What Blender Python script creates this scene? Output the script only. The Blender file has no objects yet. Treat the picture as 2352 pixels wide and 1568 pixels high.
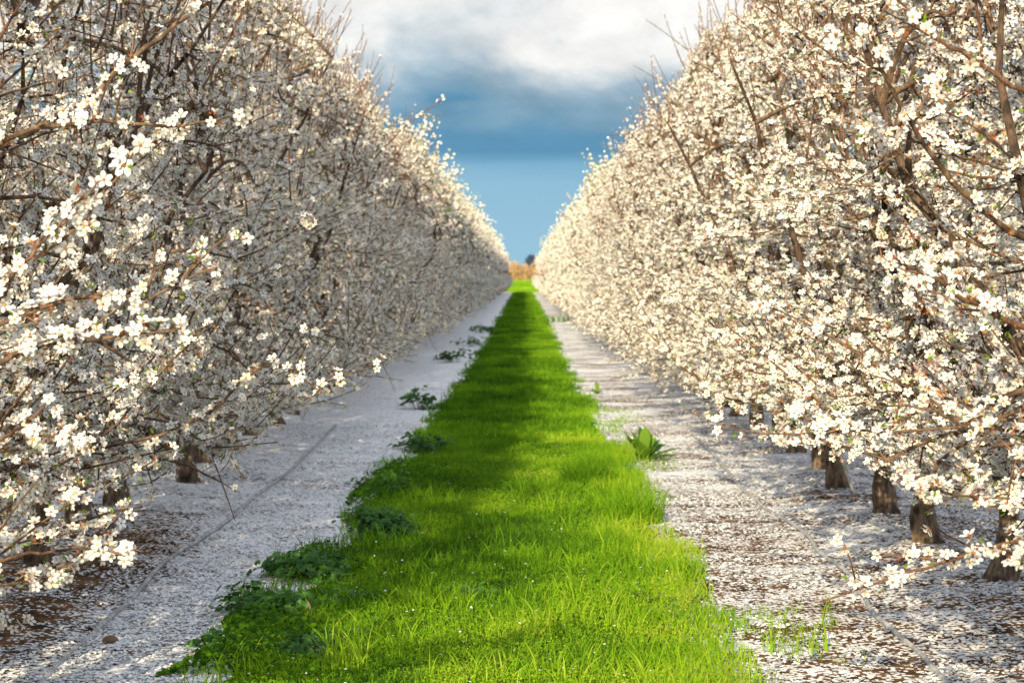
import bpy, math, random
import numpy as np
from mathutils import Vector

S = bpy.context.scene
COL = S.collection
R = math.radians

# ------------------------------------------------------------------ camera
CAMH = 1.75
VX, VY, F = 1203.0, 635.0, 4573.0          # vanishing point and focal length of the view, in px of a 2352 wide picture
cam = bpy.data.cameras.new("camera")
cam.sensor_width = 36.0
cam.lens = 36.0 * F / 2352
cam.clip_start = 0.1
cam.clip_end = 6000
cam.dof.use_dof = True
cam.dof.focus_distance = 7.5
cam.dof.aperture_fstop = 7.1
camo = bpy.data.objects.new("camera", cam)
COL.objects.link(camo)
camo.location = (0, 0, CAMH)
camo.rotation_euler = (R(90) - math.atan((784 - VY) / F), 0, math.atan((VX - 1176) / F))
S.camera = camo

# ------------------------------------------------------------------ light
SUN_EL, SUN_AZ = R(22), R(13.5)               # low sun behind the camera and a little to the left
sun = bpy.data.lights.new("sun", 'SUN')
sun.energy = 5.0
sun.angle = R(0.5)
sun.color = (1.0, 0.845, 0.57)
suno = bpy.data.objects.new("sun", sun)
COL.objects.link(suno)
d = Vector((math.sin(SUN_AZ) * math.cos(SUN_EL), math.cos(SUN_AZ) * math.cos(SUN_EL), -math.sin(SUN_EL)))
suno.rotation_euler = d.to_track_quat('-Z', 'Y').to_euler()

W = bpy.data.worlds.new("World")
S.world = W
W.use_nodes = True


class N:
    """small helper to write node trees"""
    def __init__(s, tree):
        s.t = tree
        s.t.nodes.clear()

    def n(s, typ, ins=None, **kw):
        nd = s.t.nodes.new(typ)
        for k, v in kw.items():
            setattr(nd, k, v)
        for k, v in (ins or {}).items():
            sock = nd.inputs[k]
            if isinstance(v, bpy.types.NodeSocket):
                s.t.links.new(v, sock)
            else:
                sock.default_value = v
        return nd

    def math(s, op, a, b=0.0, clamp=False):
        nd = s.n('ShaderNodeMath', {0: a, 1: b}, operation=op)
        nd.use_clamp = clamp
        return nd.outputs[0]

    def mix(s, f, a, b, blend='MIX'):
        nd = s.n('ShaderNodeMix', data_type='RGBA', blend_type=blend)
        for k, v in ((0, f), (6, a), (7, b)):
            if isinstance(v, bpy.types.NodeSocket):
                s.t.links.new(v, nd.inputs[k])
            else:
                nd.inputs[k].default_value = (tuple(v) + (1,))[:4] if k else v
        return nd.outputs[2]

    def ramp(s, f, stops, interp='LINEAR'):
        nd = s.n('ShaderNodeValToRGB', {0: f})
        cr = nd.color_ramp
        cr.interpolation = interp
        while len(cr.elements) < len(stops):
            cr.elements.new(0.5)
        for e, (p, c) in zip(cr.elements, stops):
            e.position = p
            e.color = (c, c, c, 1) if isinstance(c, (int, float)) else tuple(c) + (1,)
        return nd.outputs[0]

    def noise(s, vec, scale, detail=3.0, rough=0.55, dist=0.0):
        return s.n('ShaderNodeTexNoise', {'Vector': vec, 'Scale': scale, 'Detail': detail, 'Roughness': rough, 'Distortion': dist}).outputs[0]

    def smooth(s, x, a, b):
        nd = s.n('ShaderNodeMapRange', {0: x, 1: a, 2: b, 3: 0.0, 4: 1.0}, interpolation_type='SMOOTHSTEP')
        return nd.outputs[0]


w = N(W.node_tree)
gen = w.n('ShaderNodeTexCoord').outputs['Generated']
sky = w.n('ShaderNodeTexSky', sky_type='NISHITA', sun_disc=False, sun_elevation=SUN_EL, sun_rotation=math.pi + SUN_AZ)
sep = w.n('ShaderNodeSeparateXYZ', {0: gen})
elev = sep.outputs[2]
stretch = w.n('ShaderNodeVectorMath', {0: gen, 1: (13.0, 13.0, 21.0)}, operation='MULTIPLY').outputs[0]
n1 = w.noise(stretch, 1.0, 5.0, 0.55, 0.4)
stretch2 = w.n('ShaderNodeVectorMath', {0: gen, 1: (5.0, 5.0, 30.0)}, operation='MULTIPLY').outputs[0]
n2 = w.noise(stretch2, 1.0, 3.0, 0.5)
warp = w.math('MULTIPLY', w.math('SUBTRACT', n1, 0.5), 0.105)
warp = w.math('MULTIPLY', warp, w.smooth(elev, 0.060, 0.10))
warp = w.math('ADD', warp, w.math('MULTIPLY', w.math('SUBTRACT', n2, 0.5), 0.030))
e2 = w.math('ADD', elev, warp)
band = w.ramp(w.math('MULTIPLY', e2, 5.0, True), [       # elevation 0 .. 0.2
    (0.0, (0.34, 0.58, 0.73)), (0.22, (0.28, 0.51, 0.68)), (0.275, (0.22, 0.45, 0.63)), (0.315, (0.115, 0.30, 0.48)),
    (0.352, (0.12, 0.31, 0.48)), (0.385, (0.19, 0.36, 0.50)), (0.44, (0.26, 0.41, 0.53)), (0.49, (0.37, 0.50, 0.60)),
    (0.55, (0.60, 0.67, 0.71)), (0.61, (0.86, 0.87, 0.86)), (0.74, (0.96, 0.95, 0.92))])
n3 = w.noise(gen, 3.2, 5.0, 0.55, 0.3)
puff = w.math('MULTIPLY', w.smooth(n1, 0.56, 0.40), w.smooth(elev, 0.100, 0.118))
band = w.mix(w.math('MULTIPLY', puff, 0.32), band, (0.60, 0.68, 0.74))
tex = w.math('MULTIPLY', w.math('SUBTRACT', w.noise(stretch, 2.3, 5.0, 0.6, 0.3), 0.5), w.smooth(elev, 0.055, 0.085))
tex = w.math('ADD', 1.0, w.math('MULTIPLY', tex, 0.55))
band = w.n('ShaderNodeVectorMath', {0: band, 'Scale': tex}, operation='SCALE').outputs[0]
high = w.mix(w.smooth(n3, 0.38, 0.62), (0.52, 0.63, 0.82), (0.96, 0.97, 0.98))
cloud = w.mix(w.smooth(elev, 0.15, 0.3), band, high)
nish = w.n('ShaderNodeVectorMath', {0: sky.outputs[0], 1: (1, 1, 1)}, operation='MULTIPLY').outputs[0]
gain = w.math('ADD', 7.2, w.math('MULTIPLY', w.smooth(elev, 0.16, 0.45), 5.6))
cl10 = w.n('ShaderNodeVectorMath', {0: cloud, 'Scale': gain}, operation='SCALE').outputs[0]
cover = w.math('ADD', w.math('MULTIPLY', w.smooth(elev, 0.3, 0.7), -0.35), 1.0)
final = w.mix(cover, nish, cl10)
bg = w.n('ShaderNodeBackground', {0: final, 1: 0.10})
w.n('ShaderNodeOutputWorld', {0: bg.outputs[0]})

S.view_settings.view_transform = 'Standard'
S.view_settings.look = 'None'
S.view_settings.gamma = 1.0
S.view_settings.use_curve_mapping = False
S.view_settings.exposure = 0.50
S.render.engine = 'CYCLES'
S.cycles.max_bounces = 6
S.cycles.diffuse_bounces = 1
S.cycles.transmission_bounces = 3
S.cycles.transparent_max_bounces = 4
S.cycles.caustics_reflective = False
S.cycles.caustics_refractive = False


# ------------------------------------------------------------------ helpers
def P(px, py, depth):
    """the point seen at pixel px, py of a 2352 wide photograph, at a chosen distance"""
    return np.array([(px - VX) / F * depth, depth, CAMH - (py - VY) / F * depth])


ROW_R, ROW_L, SP = 2.63, -2.90, 5.53
ROWS = (ROW_R, ROW_L, ROW_R + SP, ROW_L - SP)
END = 216.0


def sstep(x, a, b):
    t = np.clip((x - a) / (b - a), 0, 1)
    return t * t * (3 - 2 * t)


def vnoise(x, y, seed=0):
    """smooth value noise on a lattice, -1..1"""
    xi, yi = np.floor(x).astype(np.int64), np.floor(y).astype(np.int64)
    fx, fy = x - xi, y - yi
    fx, fy = fx * fx * (3 - 2 * fx), fy * fy * (3 - 2 * fy)

    def h(a, b):
        v = np.sin(a * 127.1 + b * 311.7 + seed * 74.7) * 43758.5453
        return (v - np.floor(v)) * 2 - 1
    return (h(xi, yi) * (1 - fx) + h(xi + 1, yi) * fx) * (1 - fy) + (h(xi, yi + 1) * (1 - fx) + h(xi + 1, yi + 1) * fx) * fy


def ground_z(x, y):
    x = np.asarray(x, float)
    y = np.asarray(y, float)
    z = 1.16 * sstep(y, END + 4, 300.0)
    berm = sum(np.exp(-((x - r) / 0.55) ** 2) for r in ROWS)
    z = z + 0.07 * berm * (1 - sstep(y, END - 2, END + 6))
    z = z + 0.012 * vnoise(x * 1.3, y * 1.3, 1) + 0.007 * vnoise(x * 4.1, y * 4.1, 2)
    return z


def Gp(px, py):
    """ground point seen at a pixel"""
    dd = F * CAMH / (py - VY)
    for _ in range(4):
        x = (px - VX) / F * dd
        dd = F * (CAMH - float(ground_z(x, dd))) / (py - VY)
    x = (px - VX) / F * dd
    return np.array([x, dd, float(ground_z(x, dd))])


class MB:
    """collects vertices and polygons; builds ONE mesh"""
    def __init__(s):
        s.v, s.p, s.nv, s.tint = [], [], 0, []

    def add(s, verts, polys, tint=None):
        verts = np.asarray(verts, np.float32).reshape(-1, 3)
        for arr, mat in polys:
            arr = np.asarray(arr, np.int64)
            if len(arr):
                s.p.append((arr + s.nv, mat))
        s.v.append(verts)
        s.tint.append(np.zeros(len(verts), np.float32) if tint is None else np.broadcast_to(np.asarray(tint, np.float32), (len(verts),)))
        s.nv += len(verts)

    def mesh(s, name, mats, smooth=False, tint=False):
        me = bpy.data.meshes.new(name)
        V = np.concatenate(s.v)
        loops = np.concatenate([a.reshape(-1) for a, _ in s.p]).astype(np.int32)
        tot = np.concatenate([np.full(len(a), a.shape[1], np.int32) for a, _ in s.p])
        mi = np.concatenate([np.full(len(a), m, np.int32) if np.isscalar(m) else np.asarray(m, np.int32) for a, m in s.p])
        start = np.concatenate([[0], np.cumsum(tot)[:-1]]).astype(np.int32)
        me.vertices.add(len(V))
        me.vertices.foreach_set('co', V.reshape(-1))
        me.loops.add(len(loops))
        me.loops.foreach_set('vertex_index', loops)
        me.polygons.add(len(tot))
        me.polygons.foreach_set('loop_start', start)
        me.polygons.foreach_set('loop_total', tot)
        for m in mats:
            me.materials.append(m)
        me.polygons.foreach_set('material_index', mi)
        me.polygons.foreach_set('use_smooth', np.full(len(tot), smooth, bool))
        if tint:
            at = me.attributes.new('tint', 'FLOAT', 'POINT')
            at.data.foreach_set('value', np.concatenate(s.tint).astype(np.float32))
        me.update(calc_edges=True)
        return me

    def build(s, name, mats, parent=None, smooth=False, tint=False):
        return obj(name, s.mesh(name, mats, smooth, tint), parent)


def obj(name, me, parent=None, loc=None):
    o = bpy.data.objects.new(name, me)
    COL.objects.link(o)
    if parent is not None:
        o.parent = parent
    if loc is not None:
        o.location = loc
    return o


def tag(o, label=None, cat=None, group=None, kind=None):
    for k, v in (('label', label), ('category', cat), ('group', group), ('kind', kind)):
        if v:
            o[k] = v
    return o


def frames(nrm, rng):
    n = nrm / (np.linalg.norm(nrm, axis=1, keepdims=True) + 1e-9)
    a = rng.normal(size=n.shape)
    t = a - (a * n).sum(1, keepdims=True) * n
    t /= np.linalg.norm(t, axis=1, keepdims=True) + 1e-9
    return t, np.cross(n, t), n


def stamp(mb, tv, polys, pos, nrm, scale, rng, cup=None, tint=None):
    """copies of a small template set at many points, each facing along its own normal"""
    n = len(pos)
    if n == 0:
        return
    t, b, nn = frames(nrm, rng)
    m = len(tv)
    T = np.repeat(tv[None], n, 0)
    if cup is not None:
        T = T.copy()
        T[:, :, 2] *= cup[:, None]
    T = T * scale[:, None, None]
    V = pos[:, None, :] + T[:, :, 0:1] * t[:, None] + T[:, :, 1:2] * b[:, None] + T[:, :, 2:3] * nn[:, None]
    off = (np.arange(n) * m)[:, None, None]
    out = []
    for arr, mat in polys:
        arr = np.asarray(arr)
        A = (arr[None] + off).reshape(-1, arr.shape[1])
        out.append((A, mat if np.isscalar(mat) else np.repeat(mat, len(arr))))
    mb.add(V.reshape(-1, 3), out, None if tint is None else np.repeat(tint, m))


def tube(mb, pts, rad, sides=5, mat=0, cap=True, wob=0.0, rng=None, tint=None):
    pts = np.asarray(pts, float)
    k = len(pts)
    rad = np.broadcast_to(np.asarray(rad, float), (k,))
    tan = np.gradient(pts, axis=0)
    tan /= np.linalg.norm(tan, axis=1, keepdims=True) + 1e-9
    ref = np.array([0.31, 0.17, 0.93]) if abs(tan[0][2]) < 0.8 else np.array([0.95, 0.2, 0.1])
    u = ref - (tan @ ref)[:, None] * tan
    u /= np.linalg.norm(u, axis=1, keepdims=True) + 1e-9
    v = np.cross(tan, u)
    ang = np.arange(sides) / sides * 2 * math.pi
    rr = np.repeat(rad[:, None], sides, 1)
    if wob and rng is not None:
        rr = rr * (1 + wob * rng.normal(size=rr.shape))
    V = pts[:, None] + rr[..., None] * (np.cos(ang)[None, :, None] * u[:, None] + np.sin(ang)[None, :, None] * v[:, None])
    i = np.arange(k - 1)[:, None] * sides
    j = np.arange(sides)[None]
    j2 = (j + 1) % sides
    q = np.stack([i + j, i + j2, i + sides + j2, i + sides + j], -1).reshape(-1, 4)
    polys = [(q, mat)]
    V = V.reshape(-1, 3)
    if cap:
        V = np.concatenate([V, pts[-1:] + tan[-1:] * rad[-1]])
        top = (k - 1) * sides
        polys.append((np.stack([top + np.arange(sides), top + (np.arange(sides) + 1) % sides, np.full(sides, k * sides)], -1), mat))
    mb.add(V, polys, tint)


def curve(p0, p1, bow, n=5):
    t = np.linspace(0, 1, n)[:, None]
    return p0 + (p1 - p0) * t + np.asarray(bow) * (4 * t * (1 - t))


# ------------------------------------------------------------------ materials
def mat(name):
    m = bpy.data.materials.new(name)
    m.use_nodes = True
    return m, N(m.node_tree)


def thin_mat(name, base, trans=0.3, tint_attr=None, colors=None, nscale=None, gloss=0.0):
    """petals, leaves and blades: reflect and let light through"""
    m, t = mat(name)
    if colors:
        if tint_attr:
            f = t.n('ShaderNodeAttribute', attribute_name=tint_attr).outputs['Fac']
        else:
            f = t.noise(t.n('ShaderNodeNewGeometry').outputs['Position'], nscale or 5.0, 2.0)
        c = t.ramp(f, colors)
    else:
        c = t.n('ShaderNodeRGB').outputs[0]
        c.default_value = tuple(base) + (1,)
    a = t.n('ShaderNodeBsdfDiffuse', {0: c})
    b = t.n('ShaderNodeBsdfTranslucent', {0: c})
    sh = t.n('ShaderNodeMixShader', {0: trans, 1: a.outputs[0], 2: b.outputs[0]}).outputs[0]
    if gloss:
        g = t.n('ShaderNodeBsdfGlossy', {0: (0.9, 0.95, 1, 1), 'Roughness': 0.45})
        sh = t.n('ShaderNodeMixShader', {0: gloss, 1: sh, 2: g.outputs[0]}).outputs[0]
    t.n('ShaderNodeOutputMaterial', {0: sh})
    return m


M_PETAL = thin_mat('petal_white', None, 0.14, colors=[(0.30, (0.85, 0.84, 0.80)), (0.70, (0.87, 0.83, 0.73))], nscale=9.0)
M_BLUSH = thin_mat('petal_blush', None, 0.14, colors=[(0.30, (0.82, 0.75, 0.64)), (0.70, (0.85, 0.74, 0.56))], nscale=9.0)
M_CALYX = thin_mat('calyx_red', None, 0.2, colors=[(0.35, (0.36, 0.085, 0.035)), (0.65, (0.50, 0.24, 0.07))], nscale=7.0)
M_STAMEN = thin_mat('stamen_yellow', None, 0.1, colors=[(0.40, (0.80, 0.46, 0.06)), (0.60, (0.62, 0.22, 0.06))], nscale=20.0)
M_LEAF = thin_mat('young_leaf', None, 0.4, colors=[(0.3, (0.14, 0.30, 0.02)), (0.7, (0.30, 0.42, 0.04))], nscale=8.0)
CROWN_MATS = [M_PETAL, M_BLUSH, M_CALYX, M_STAMEN, M_LEAF]


def bark(name, dark, light, scale, bump=0.6):
    m, t = mat(name)
    pos = t.n('ShaderNodeTexCoord').outputs['Object']
    st = t.n('ShaderNodeVectorMath', {0: pos, 1: (1, 1, 0.28)}, operation='MULTIPLY').outputs[0]
    n = t.noise(st, scale, 5.0, 0.65, 0.3)
    n_b = t.noise(pos, scale * 0.22, 2.0)
    c = t.mix(t.smooth(n, 0.32, 0.68), dark, light)
    c = t.mix(t.smooth(n_b, 0.45, 0.7), c, [x * 0.55 for x in dark])
    b = t.n('ShaderNodeBump', {'Strength': bump, 'Distance': 0.02, 'Height': n})
    p = t.n('ShaderNodeBsdfPrincipled', {'Base Color': c, 'Roughness': 0.9, 'Normal': b.outputs[0]})
    p.inputs['Specular IOR Level'].default_value = 0.2
    t.n('ShaderNodeOutputMaterial', {0: p.outputs[0]})
    return m


M_TRUNK = bark('trunk_bark', (0.085, 0.055, 0.035), (0.34, 0.24, 0.155), 36, 1.0)
M_LIMB = bark('limb_bark', (0.045, 0.030, 0.022), (0.17, 0.11, 0.07), 45, 0.6)
M_TWIG = bark('twig_bark', (0.085, 0.055, 0.035), (0.26, 0.165, 0.10), 60, 0.3)
M_SHOOT = bark('shoot_bark', (0.12, 0.065, 0.04), (0.26, 0.145, 0.085), 60, 0.2)

# flower templates (unit radius, facing +z)
def flower_template(fine):
    vs, quads, ctr, cal = [], [], [], []
    for k in range(5):
        a = k / 5 * 2 * math.pi
        ca, sa = math.cos(a), math.sin(a)
        if fine:
            prof = [(0.14, -0.07, 0.02), (0.14, 0.07, 0.02), (0.58, 0.33, 0.16), (0.58, -0.33, 0.16), (0.97, 0.17, 0.26), (0.97, -0.17, 0.26), ]
        else:
            prof = [(0.10, 0.0, 0.0), (0.62, 0.35, 0.17), (0.62, -0.35, 0.17), (1.0, 0.0, 0.27)]
        b = len(vs)
        zz = (0.05 if k % 2 else 0.0)
        for (x, y, z) in prof:
            vs.append((x * ca - y * sa, x * sa + y * ca, z + zz))
        if fine:
            quads += [(b, b + 1, b + 2, b + 3), (b + 3, b + 2, b + 4, b + 5)]
        else:
            quads += [(b, b + 1, b + 3, b + 2)]
    b = len(vs)
    for k in range(5):
        a = (k + .5) / 5 * 2 * math.pi
        vs.append((0.20 * math.cos(a), 0.20 * math.sin(a), 0.10))
    if fine:
        vs.append((0, 0, 0.26))
        ctr = [(b + k, b + (k + 1) % 5, b + 5) for k in range(5)]
        b2 = len(vs)
        for k in range(5):
            a = (k + .5) / 5 * 2 * math.pi
            vs.append((0.24 * math.cos(a), 0.24 * math.sin(a), -0.03))
        vs.append((0, 0, -0.36))
        cal = [(b2 + (k + 1) % 5, b2 + k, b2 + 5) for k in range(5)]
    else:
        ctr = [(b, b + 1, b + 2, b + 3, b + 4)]
        vs.append((0, 0, -0.3))
        vs.append((0.22, 0, -0.05))
        vs.append((-0.15, 0.2, -0.05))
        cal = [(b + 5, b + 6, b + 7)]
    return np.array(vs, float), np.array(quads), np.array(ctr), np.array(cal)


FINE, COARSE = flower_template(True), flower_template(False)
spent_v, spent_f = [], []
for k in range(6):
    a = k / 6 * 2 * math.pi
    b = len(spent_v)
    spent_v += [(0.08 * math.cos(a - 1.2), 0.08 * math.sin(a - 1.2), -0.1), (0.08 * math.cos(a + 1.2), 0.08 * math.sin(a + 1.2), -0.1),
                (0.62 * math.cos(a), 0.62 * math.sin(a), 0.30 + 0.2 * (k % 2))]
    spent_f.append((b, b + 1, b + 2))
SPENT_V, SPENT_F = np.array(spent_v), np.array(spent_f)
BUD_V = np.array([(0.2, 0, .1), (-.1, .18, .1), (-.1, -.18, .1), (0, 0, .55), (0, 0, -.3)])
BUD_T = np.array([(0, 1, 3), (1, 2, 3), (2, 0, 3)])
BUD_B = np.array([(1, 0, 4), (2, 1, 4), (0, 2, 4)])
LEAF_V = np.array([(0, 0, 0), (0.22, 0.12, 0.45), (0, 0.02, 1.0), (-0.22, 0.12, 0.45),
                   (0, 0, 0), (0.1, -0.5, 0.45), (0, -0.75, 0.75), (-0.12, -0.42, 0.55)], float)
LEAF_F = np.array([(0, 1, 2, 3), (4, 5, 6, 7)])


def blossom(mb, pos, nrm, spent_p, rng, fine=True, size=0.020):
    n = len(pos)
    r = rng.random(n)
    p_sp = spent_p
    kind = np.where(r < p_sp, 1, np.where(r < p_sp + 0.07, 2, np.where(r < p_sp + 0.165, 3, 0)))
    sc = size * rng.uniform(0.78, 1.15, n)
    i = np.where(kind == 0)[0]
    blush = rng.random(len(i)) < 0.2
    red = rng.random(len(i)) < 0.55
    tv, q, c, cal = FINE if fine else COARSE
    cup = rng.uniform(0.3, 2.1, len(i))
    for bl in (False, True):
        for rd in (False, True):
            s = (blush == bl) & (red == rd)
            stamp(mb, tv, [(q, 1 if bl else 0), (c, 2 if rd else 3), (cal, 2)], pos[i[s]], nrm[i[s]], sc[i[s]], rng, cup[s])
    i = np.where(kind == 1)[0]
    stamp(mb, SPENT_V, [(SPENT_F, 2)], pos[i], nrm[i], sc[i] * 0.95, rng)
    i = np.where(kind == 2)[0]
    stamp(mb, BUD_V, [(BUD_T, 1), (BUD_B, 2)], pos[i], nrm[i], sc[i], rng)
    i = np.where(kind == 3)[0]
    stamp(mb, LEAF_V, [(LEAF_F, 4)], pos[i], nrm[i], sc[i] * 1.15, rng)


def spots(path, rng, spacing=0.045, per=(2, 5), t0=0.1, spread=0.018):
    """flower positions in small clusters along a shoot"""
    seg = np.linalg.norm(np.diff(path, axis=0), axis=1)
    L = seg.sum()
    cum = np.concatenate([[0], np.cumsum(seg)]) / L
    k = max(1, int(L * (1 - t0) / spacing))
    t = np.sort(rng.uniform(t0, 1.0, k))
    t[-1] = 1.0
    cp = np.stack([np.interp(t, cum, path[:, a]) for a in range(3)], 1)
    d_ = (path[-1] - path[0]) / L
    cnt = rng.integers(per[0], per[1], k)
    cp = np.repeat(cp, cnt, 0)
    out = rng.normal(size=cp.shape)
    out -= (out @ d_)[:, None] * d_ * 0.8
    out /= np.linalg.norm(out, axis=1, keepdims=True)
    pos = cp + out * (0.012 + spread * rng.random(len(cp))[:, None])
    return pos, out + 0.35 * rng.normal(size=out.shape)


# ------------------------------------------------------------------ almond trees
ENV_Z = np.array([0.46, 0.62, 0.80, 1.1, 1.5, 2.4, 3.1, 3.7, 4.4, 5.0])
ENV_W = np.array([0.30, 1.00, 1.50, 1.68, 1.72, 1.60, 1.34, 0.92, 0.46, 0.15])


def tree_skeleton(seed, up=0.0):
    ez = ENV_Z + up * np.clip((2.6 - ENV_Z) / 2.0, 0, 1)
    rng = np.random.default_rng(seed)
    scaff, second, shoots = [], [], []
    lean = rng.normal(0, 0.13, 2)
    fork = rng.uniform(0.55, 0.72)
    zz = np.array([-0.06, 0.0, 0.05, 0.12, 0.20, 0.27, 0.34, 0.45, fork, fork + 0.05])
    rr = np.array([0.135, 0.124, 0.112, 0.106, 0.098, 0.082, 0.073, 0.071, 0.083, 0.06]) * rng.uniform(0.74, 0.98)
    tp = np.stack([lean[0] * zz + 0.012 * np.sin(zz * 9 + seed), lean[1] * zz + 0.012 * np.cos(zz * 8 + seed), zz], 1)
    base = tp[-2]
    ns = rng.integers(4, 6)
    a0 = rng.uniform(0, 6.28)
    for k in range(ns):
        a = a0 + k / ns * 6.283 + rng.normal(0, 0.2)
        out = np.array([math.cos(a), math.sin(a), 0])
        end = base + out * rng.uniform(0.85, 1.3) + np.array([0, 0, rng.uniform(1.9, 3.2)])
        scaff.append(curve(base, end, out * 0.05 + rng.normal(0, 0.12, 3), 9) + np.concatenate([np.zeros((1, 3)), rng.normal(0, 0.035, (8, 3))]))
    nodes = np.concatenate([s[1:] for s in scaff])
    # secondaries
    for k in range(46):
        a = rng.uniform(0, 6.283)
        z = rng.uniform(0.7 + up, 4.0) if k > 12 else rng.uniform(0.68, 1.15) + up
        wz = np.interp(z, ez, ENV_W)
        rr_ = wz * rng.uniform(0.55, 0.85)
        tip = np.array([math.cos(a) * rr_, math.sin(a) * rr_ * 0.85, z])
        dn = np.linalg.norm((nodes - tip) * (1, 1, 0.7), axis=1) + np.where(nodes[:, 2] > tip[2] + 0.15, 0.8, 0)
        b = nodes[np.argmin(dn)]
        if np.linalg.norm(b - tip) < 0.2:
            continue
        second.append(curve(b, tip, np.array([0, 0, 0.06 if z > 1.2 else 0.14]) + rng.normal(0, 0.04, 3), 6))
    nodes = np.concatenate([nodes[:, :]] + [s[1:] for s in second])
    # flowering shoots reach into the whole crown, most of them in its outer half
    n = 380
    for k in range(n):
        a = rng.uniform(0, 6.283)
        z = rng.uniform(0.6 + up, 4.85) if k > 80 else rng.uniform(0.58, 1.2) + up
        wz = np.interp(z, ez, ENV_W)
        f = rng.uniform(0.22, 1.06) ** 0.75
        tip = np.array([math.cos(a) * wz * f, math.sin(a) * wz * f * 0.9, z])
        dn = np.linalg.norm(nodes - tip, axis=1) + np.where(nodes[:, 2] > tip[2] + 0.1, 0.5, 0)
        b = nodes[np.argmin(dn)]
        v = tip - b
        L = np.linalg.norm(v)
        if L < 0.12:
            v = np.array([math.cos(a) * 0.6, math.sin(a) * 0.6, 0.7]) * 0.45
            tip = b + v
            L = np.linalg.norm(v)
        if L > 1.0:
            b = b + v * rng.uniform(0.0, 0.25)
        shoots.append((curve(b, tip, np.array([0, 0, -0.03]) + rng.normal(0, 0.03, 3), 5), 0))
        if rng.random() < 0.55:   # a side shoot
            m = shoots[-1][0][rng.integers(2, 4)]
            dd = v / L + rng.normal(0, 0.55, 3) + np.array([0, 0, 0.35])
            dd /= np.linalg.norm(dd)
            shoots.append((curve(m, m + dd * rng.uniform(0.15, 0.38), rng.normal(0, 0.015, 3), 4), 0))
    for k in range(190):      # short spurs deep inside
        a = rng.uniform(0, 6.283)
        b = nodes[rng.integers(0, len(nodes))]
        dd = rng.normal(0, 1, 3) + np.array([0, 0, 0.4])
        dd /= np.linalg.norm(dd)
        if b[2] > 0.75 + up:
            shoots.append((curve(b, b + dd * rng.uniform(0.2, 0.5), rng.normal(0, 0.02, 3), 4), 2 if k % 3 else 0))
    # whips sticking out of the top and the sides
    for k in range(48):
        a = rng.uniform(0, 6.283)
        z = rng.uniform(2.6, 4.8)
        wz = np.interp(z, ez, ENV_W) * 0.68
        b = np.array([math.cos(a) * wz, math.sin(a) * wz, z])
        L = rng.uniform(0.25, 0.7) if k % 5 else rng.uniform(0.7, 1.1)
        dd = np.array([math.cos(a) * 0.32, math.sin(a) * 0.32, 0.9]) + rng.normal(0, 0.2, 3)
        dd /= np.linalg.norm(dd)
        shoots.append((curve(b - dd * 0.3, b + dd * L, rng.normal(0, 0.04, 3), 6), 1))
    return dict(trunk=tp, tr=rr, scaff=scaff, second=second, shoots=shoots, seed=seed)


def trunk_mesh(sk, sides=14):
    rng = np.random.default_rng(sk['seed'] + 500)
    mb = MB()
    tube(mb, sk['trunk'], sk['tr'], sides, 0, False, 0.075, rng)
    for s in sk['scaff']:
        tube(mb, s, np.linspace(0.040, 0.008, len(s)), 7, 1, True, 0.05, rng)
    return mb.mesh('trunk', [M_TRUNK, M_LIMB], smooth=True)


def branch_mesh(sk, sides=4):
    mb = MB()
    for s in sk['second']:
        tube(mb, s, np.linspace(0.017, 0.006, len(s)), sides + 1, 0)
    for p, whip in sk['shoots']:
        tube(mb, p, np.linspace(0.0075, 0.0035, len(p)) if whip == 1 else np.linspace(0.0055, 0.0024, len(p)), sides, 1 if whip == 1 else 0)
    return mb.mesh('branches', [M_TWIG, M_SHOOT], smooth=True)


def crown_mesh(sk, fine, keep=1.0, size=0.020):
    rng = np.random.default_rng(sk['seed'] + 900)
    mb = MB()
    PP, NN, SPp = [], [], []
    for p, whip in sk['shoots']:
        if whip == 2:
            continue
        if whip:
            a, b = spots(p, rng, 0.055, (1, 4), 0.15, 0.012)
        else:
            a, b = spots(p, rng, 0.032, (2, 6), 0.05, 0.020)
        PP.append(a)
        NN.append(b)
        z = a[:, 2]
        SPp.append(np.clip(0.22 + 0.26 * (z > 3.0) * (z - 3.0) / 2 + (0.38 if whip else 0.0), 0, 0.6))
    for s in sk['second']:
        a, b = spots(s[2:], rng, 0.06, (1, 4), 0.0, 0.02)
        PP.append(a)
        NN.append(b)
        SPp.append(np.full(len(a), 0.1))
    PP, NN, SPp = np.concatenate(PP), np.concatenate(NN), np.concatenate(SPp)
    NN = NN + 0.35 * np.array([0, 0, 1.0]) + 0.35 * PP * np.array([1, 1, 0]) / 1.5
    if keep < 1:
        s = rng.random(len(PP)) < keep
        PP, NN, SPp = PP[s], NN[s], SPp[s]
    blossom(mb, PP, NN, SPp, rng, fine, size)
    return mb.mesh('crown', CROWN_MATS)


QV = np.array([(-.9, -.75, 0), (.7, -.9, .15), (.95, .7, 0), (-.75, .85, .2), (0, -.9, -.7), (.1, .95, -.6), (0, .8, .8), (.1, -.9, .7)])
QF1, QF2 = np.array([(0, 1, 2, 3)]), np.array([(4, 5, 6, 7)])


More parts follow.
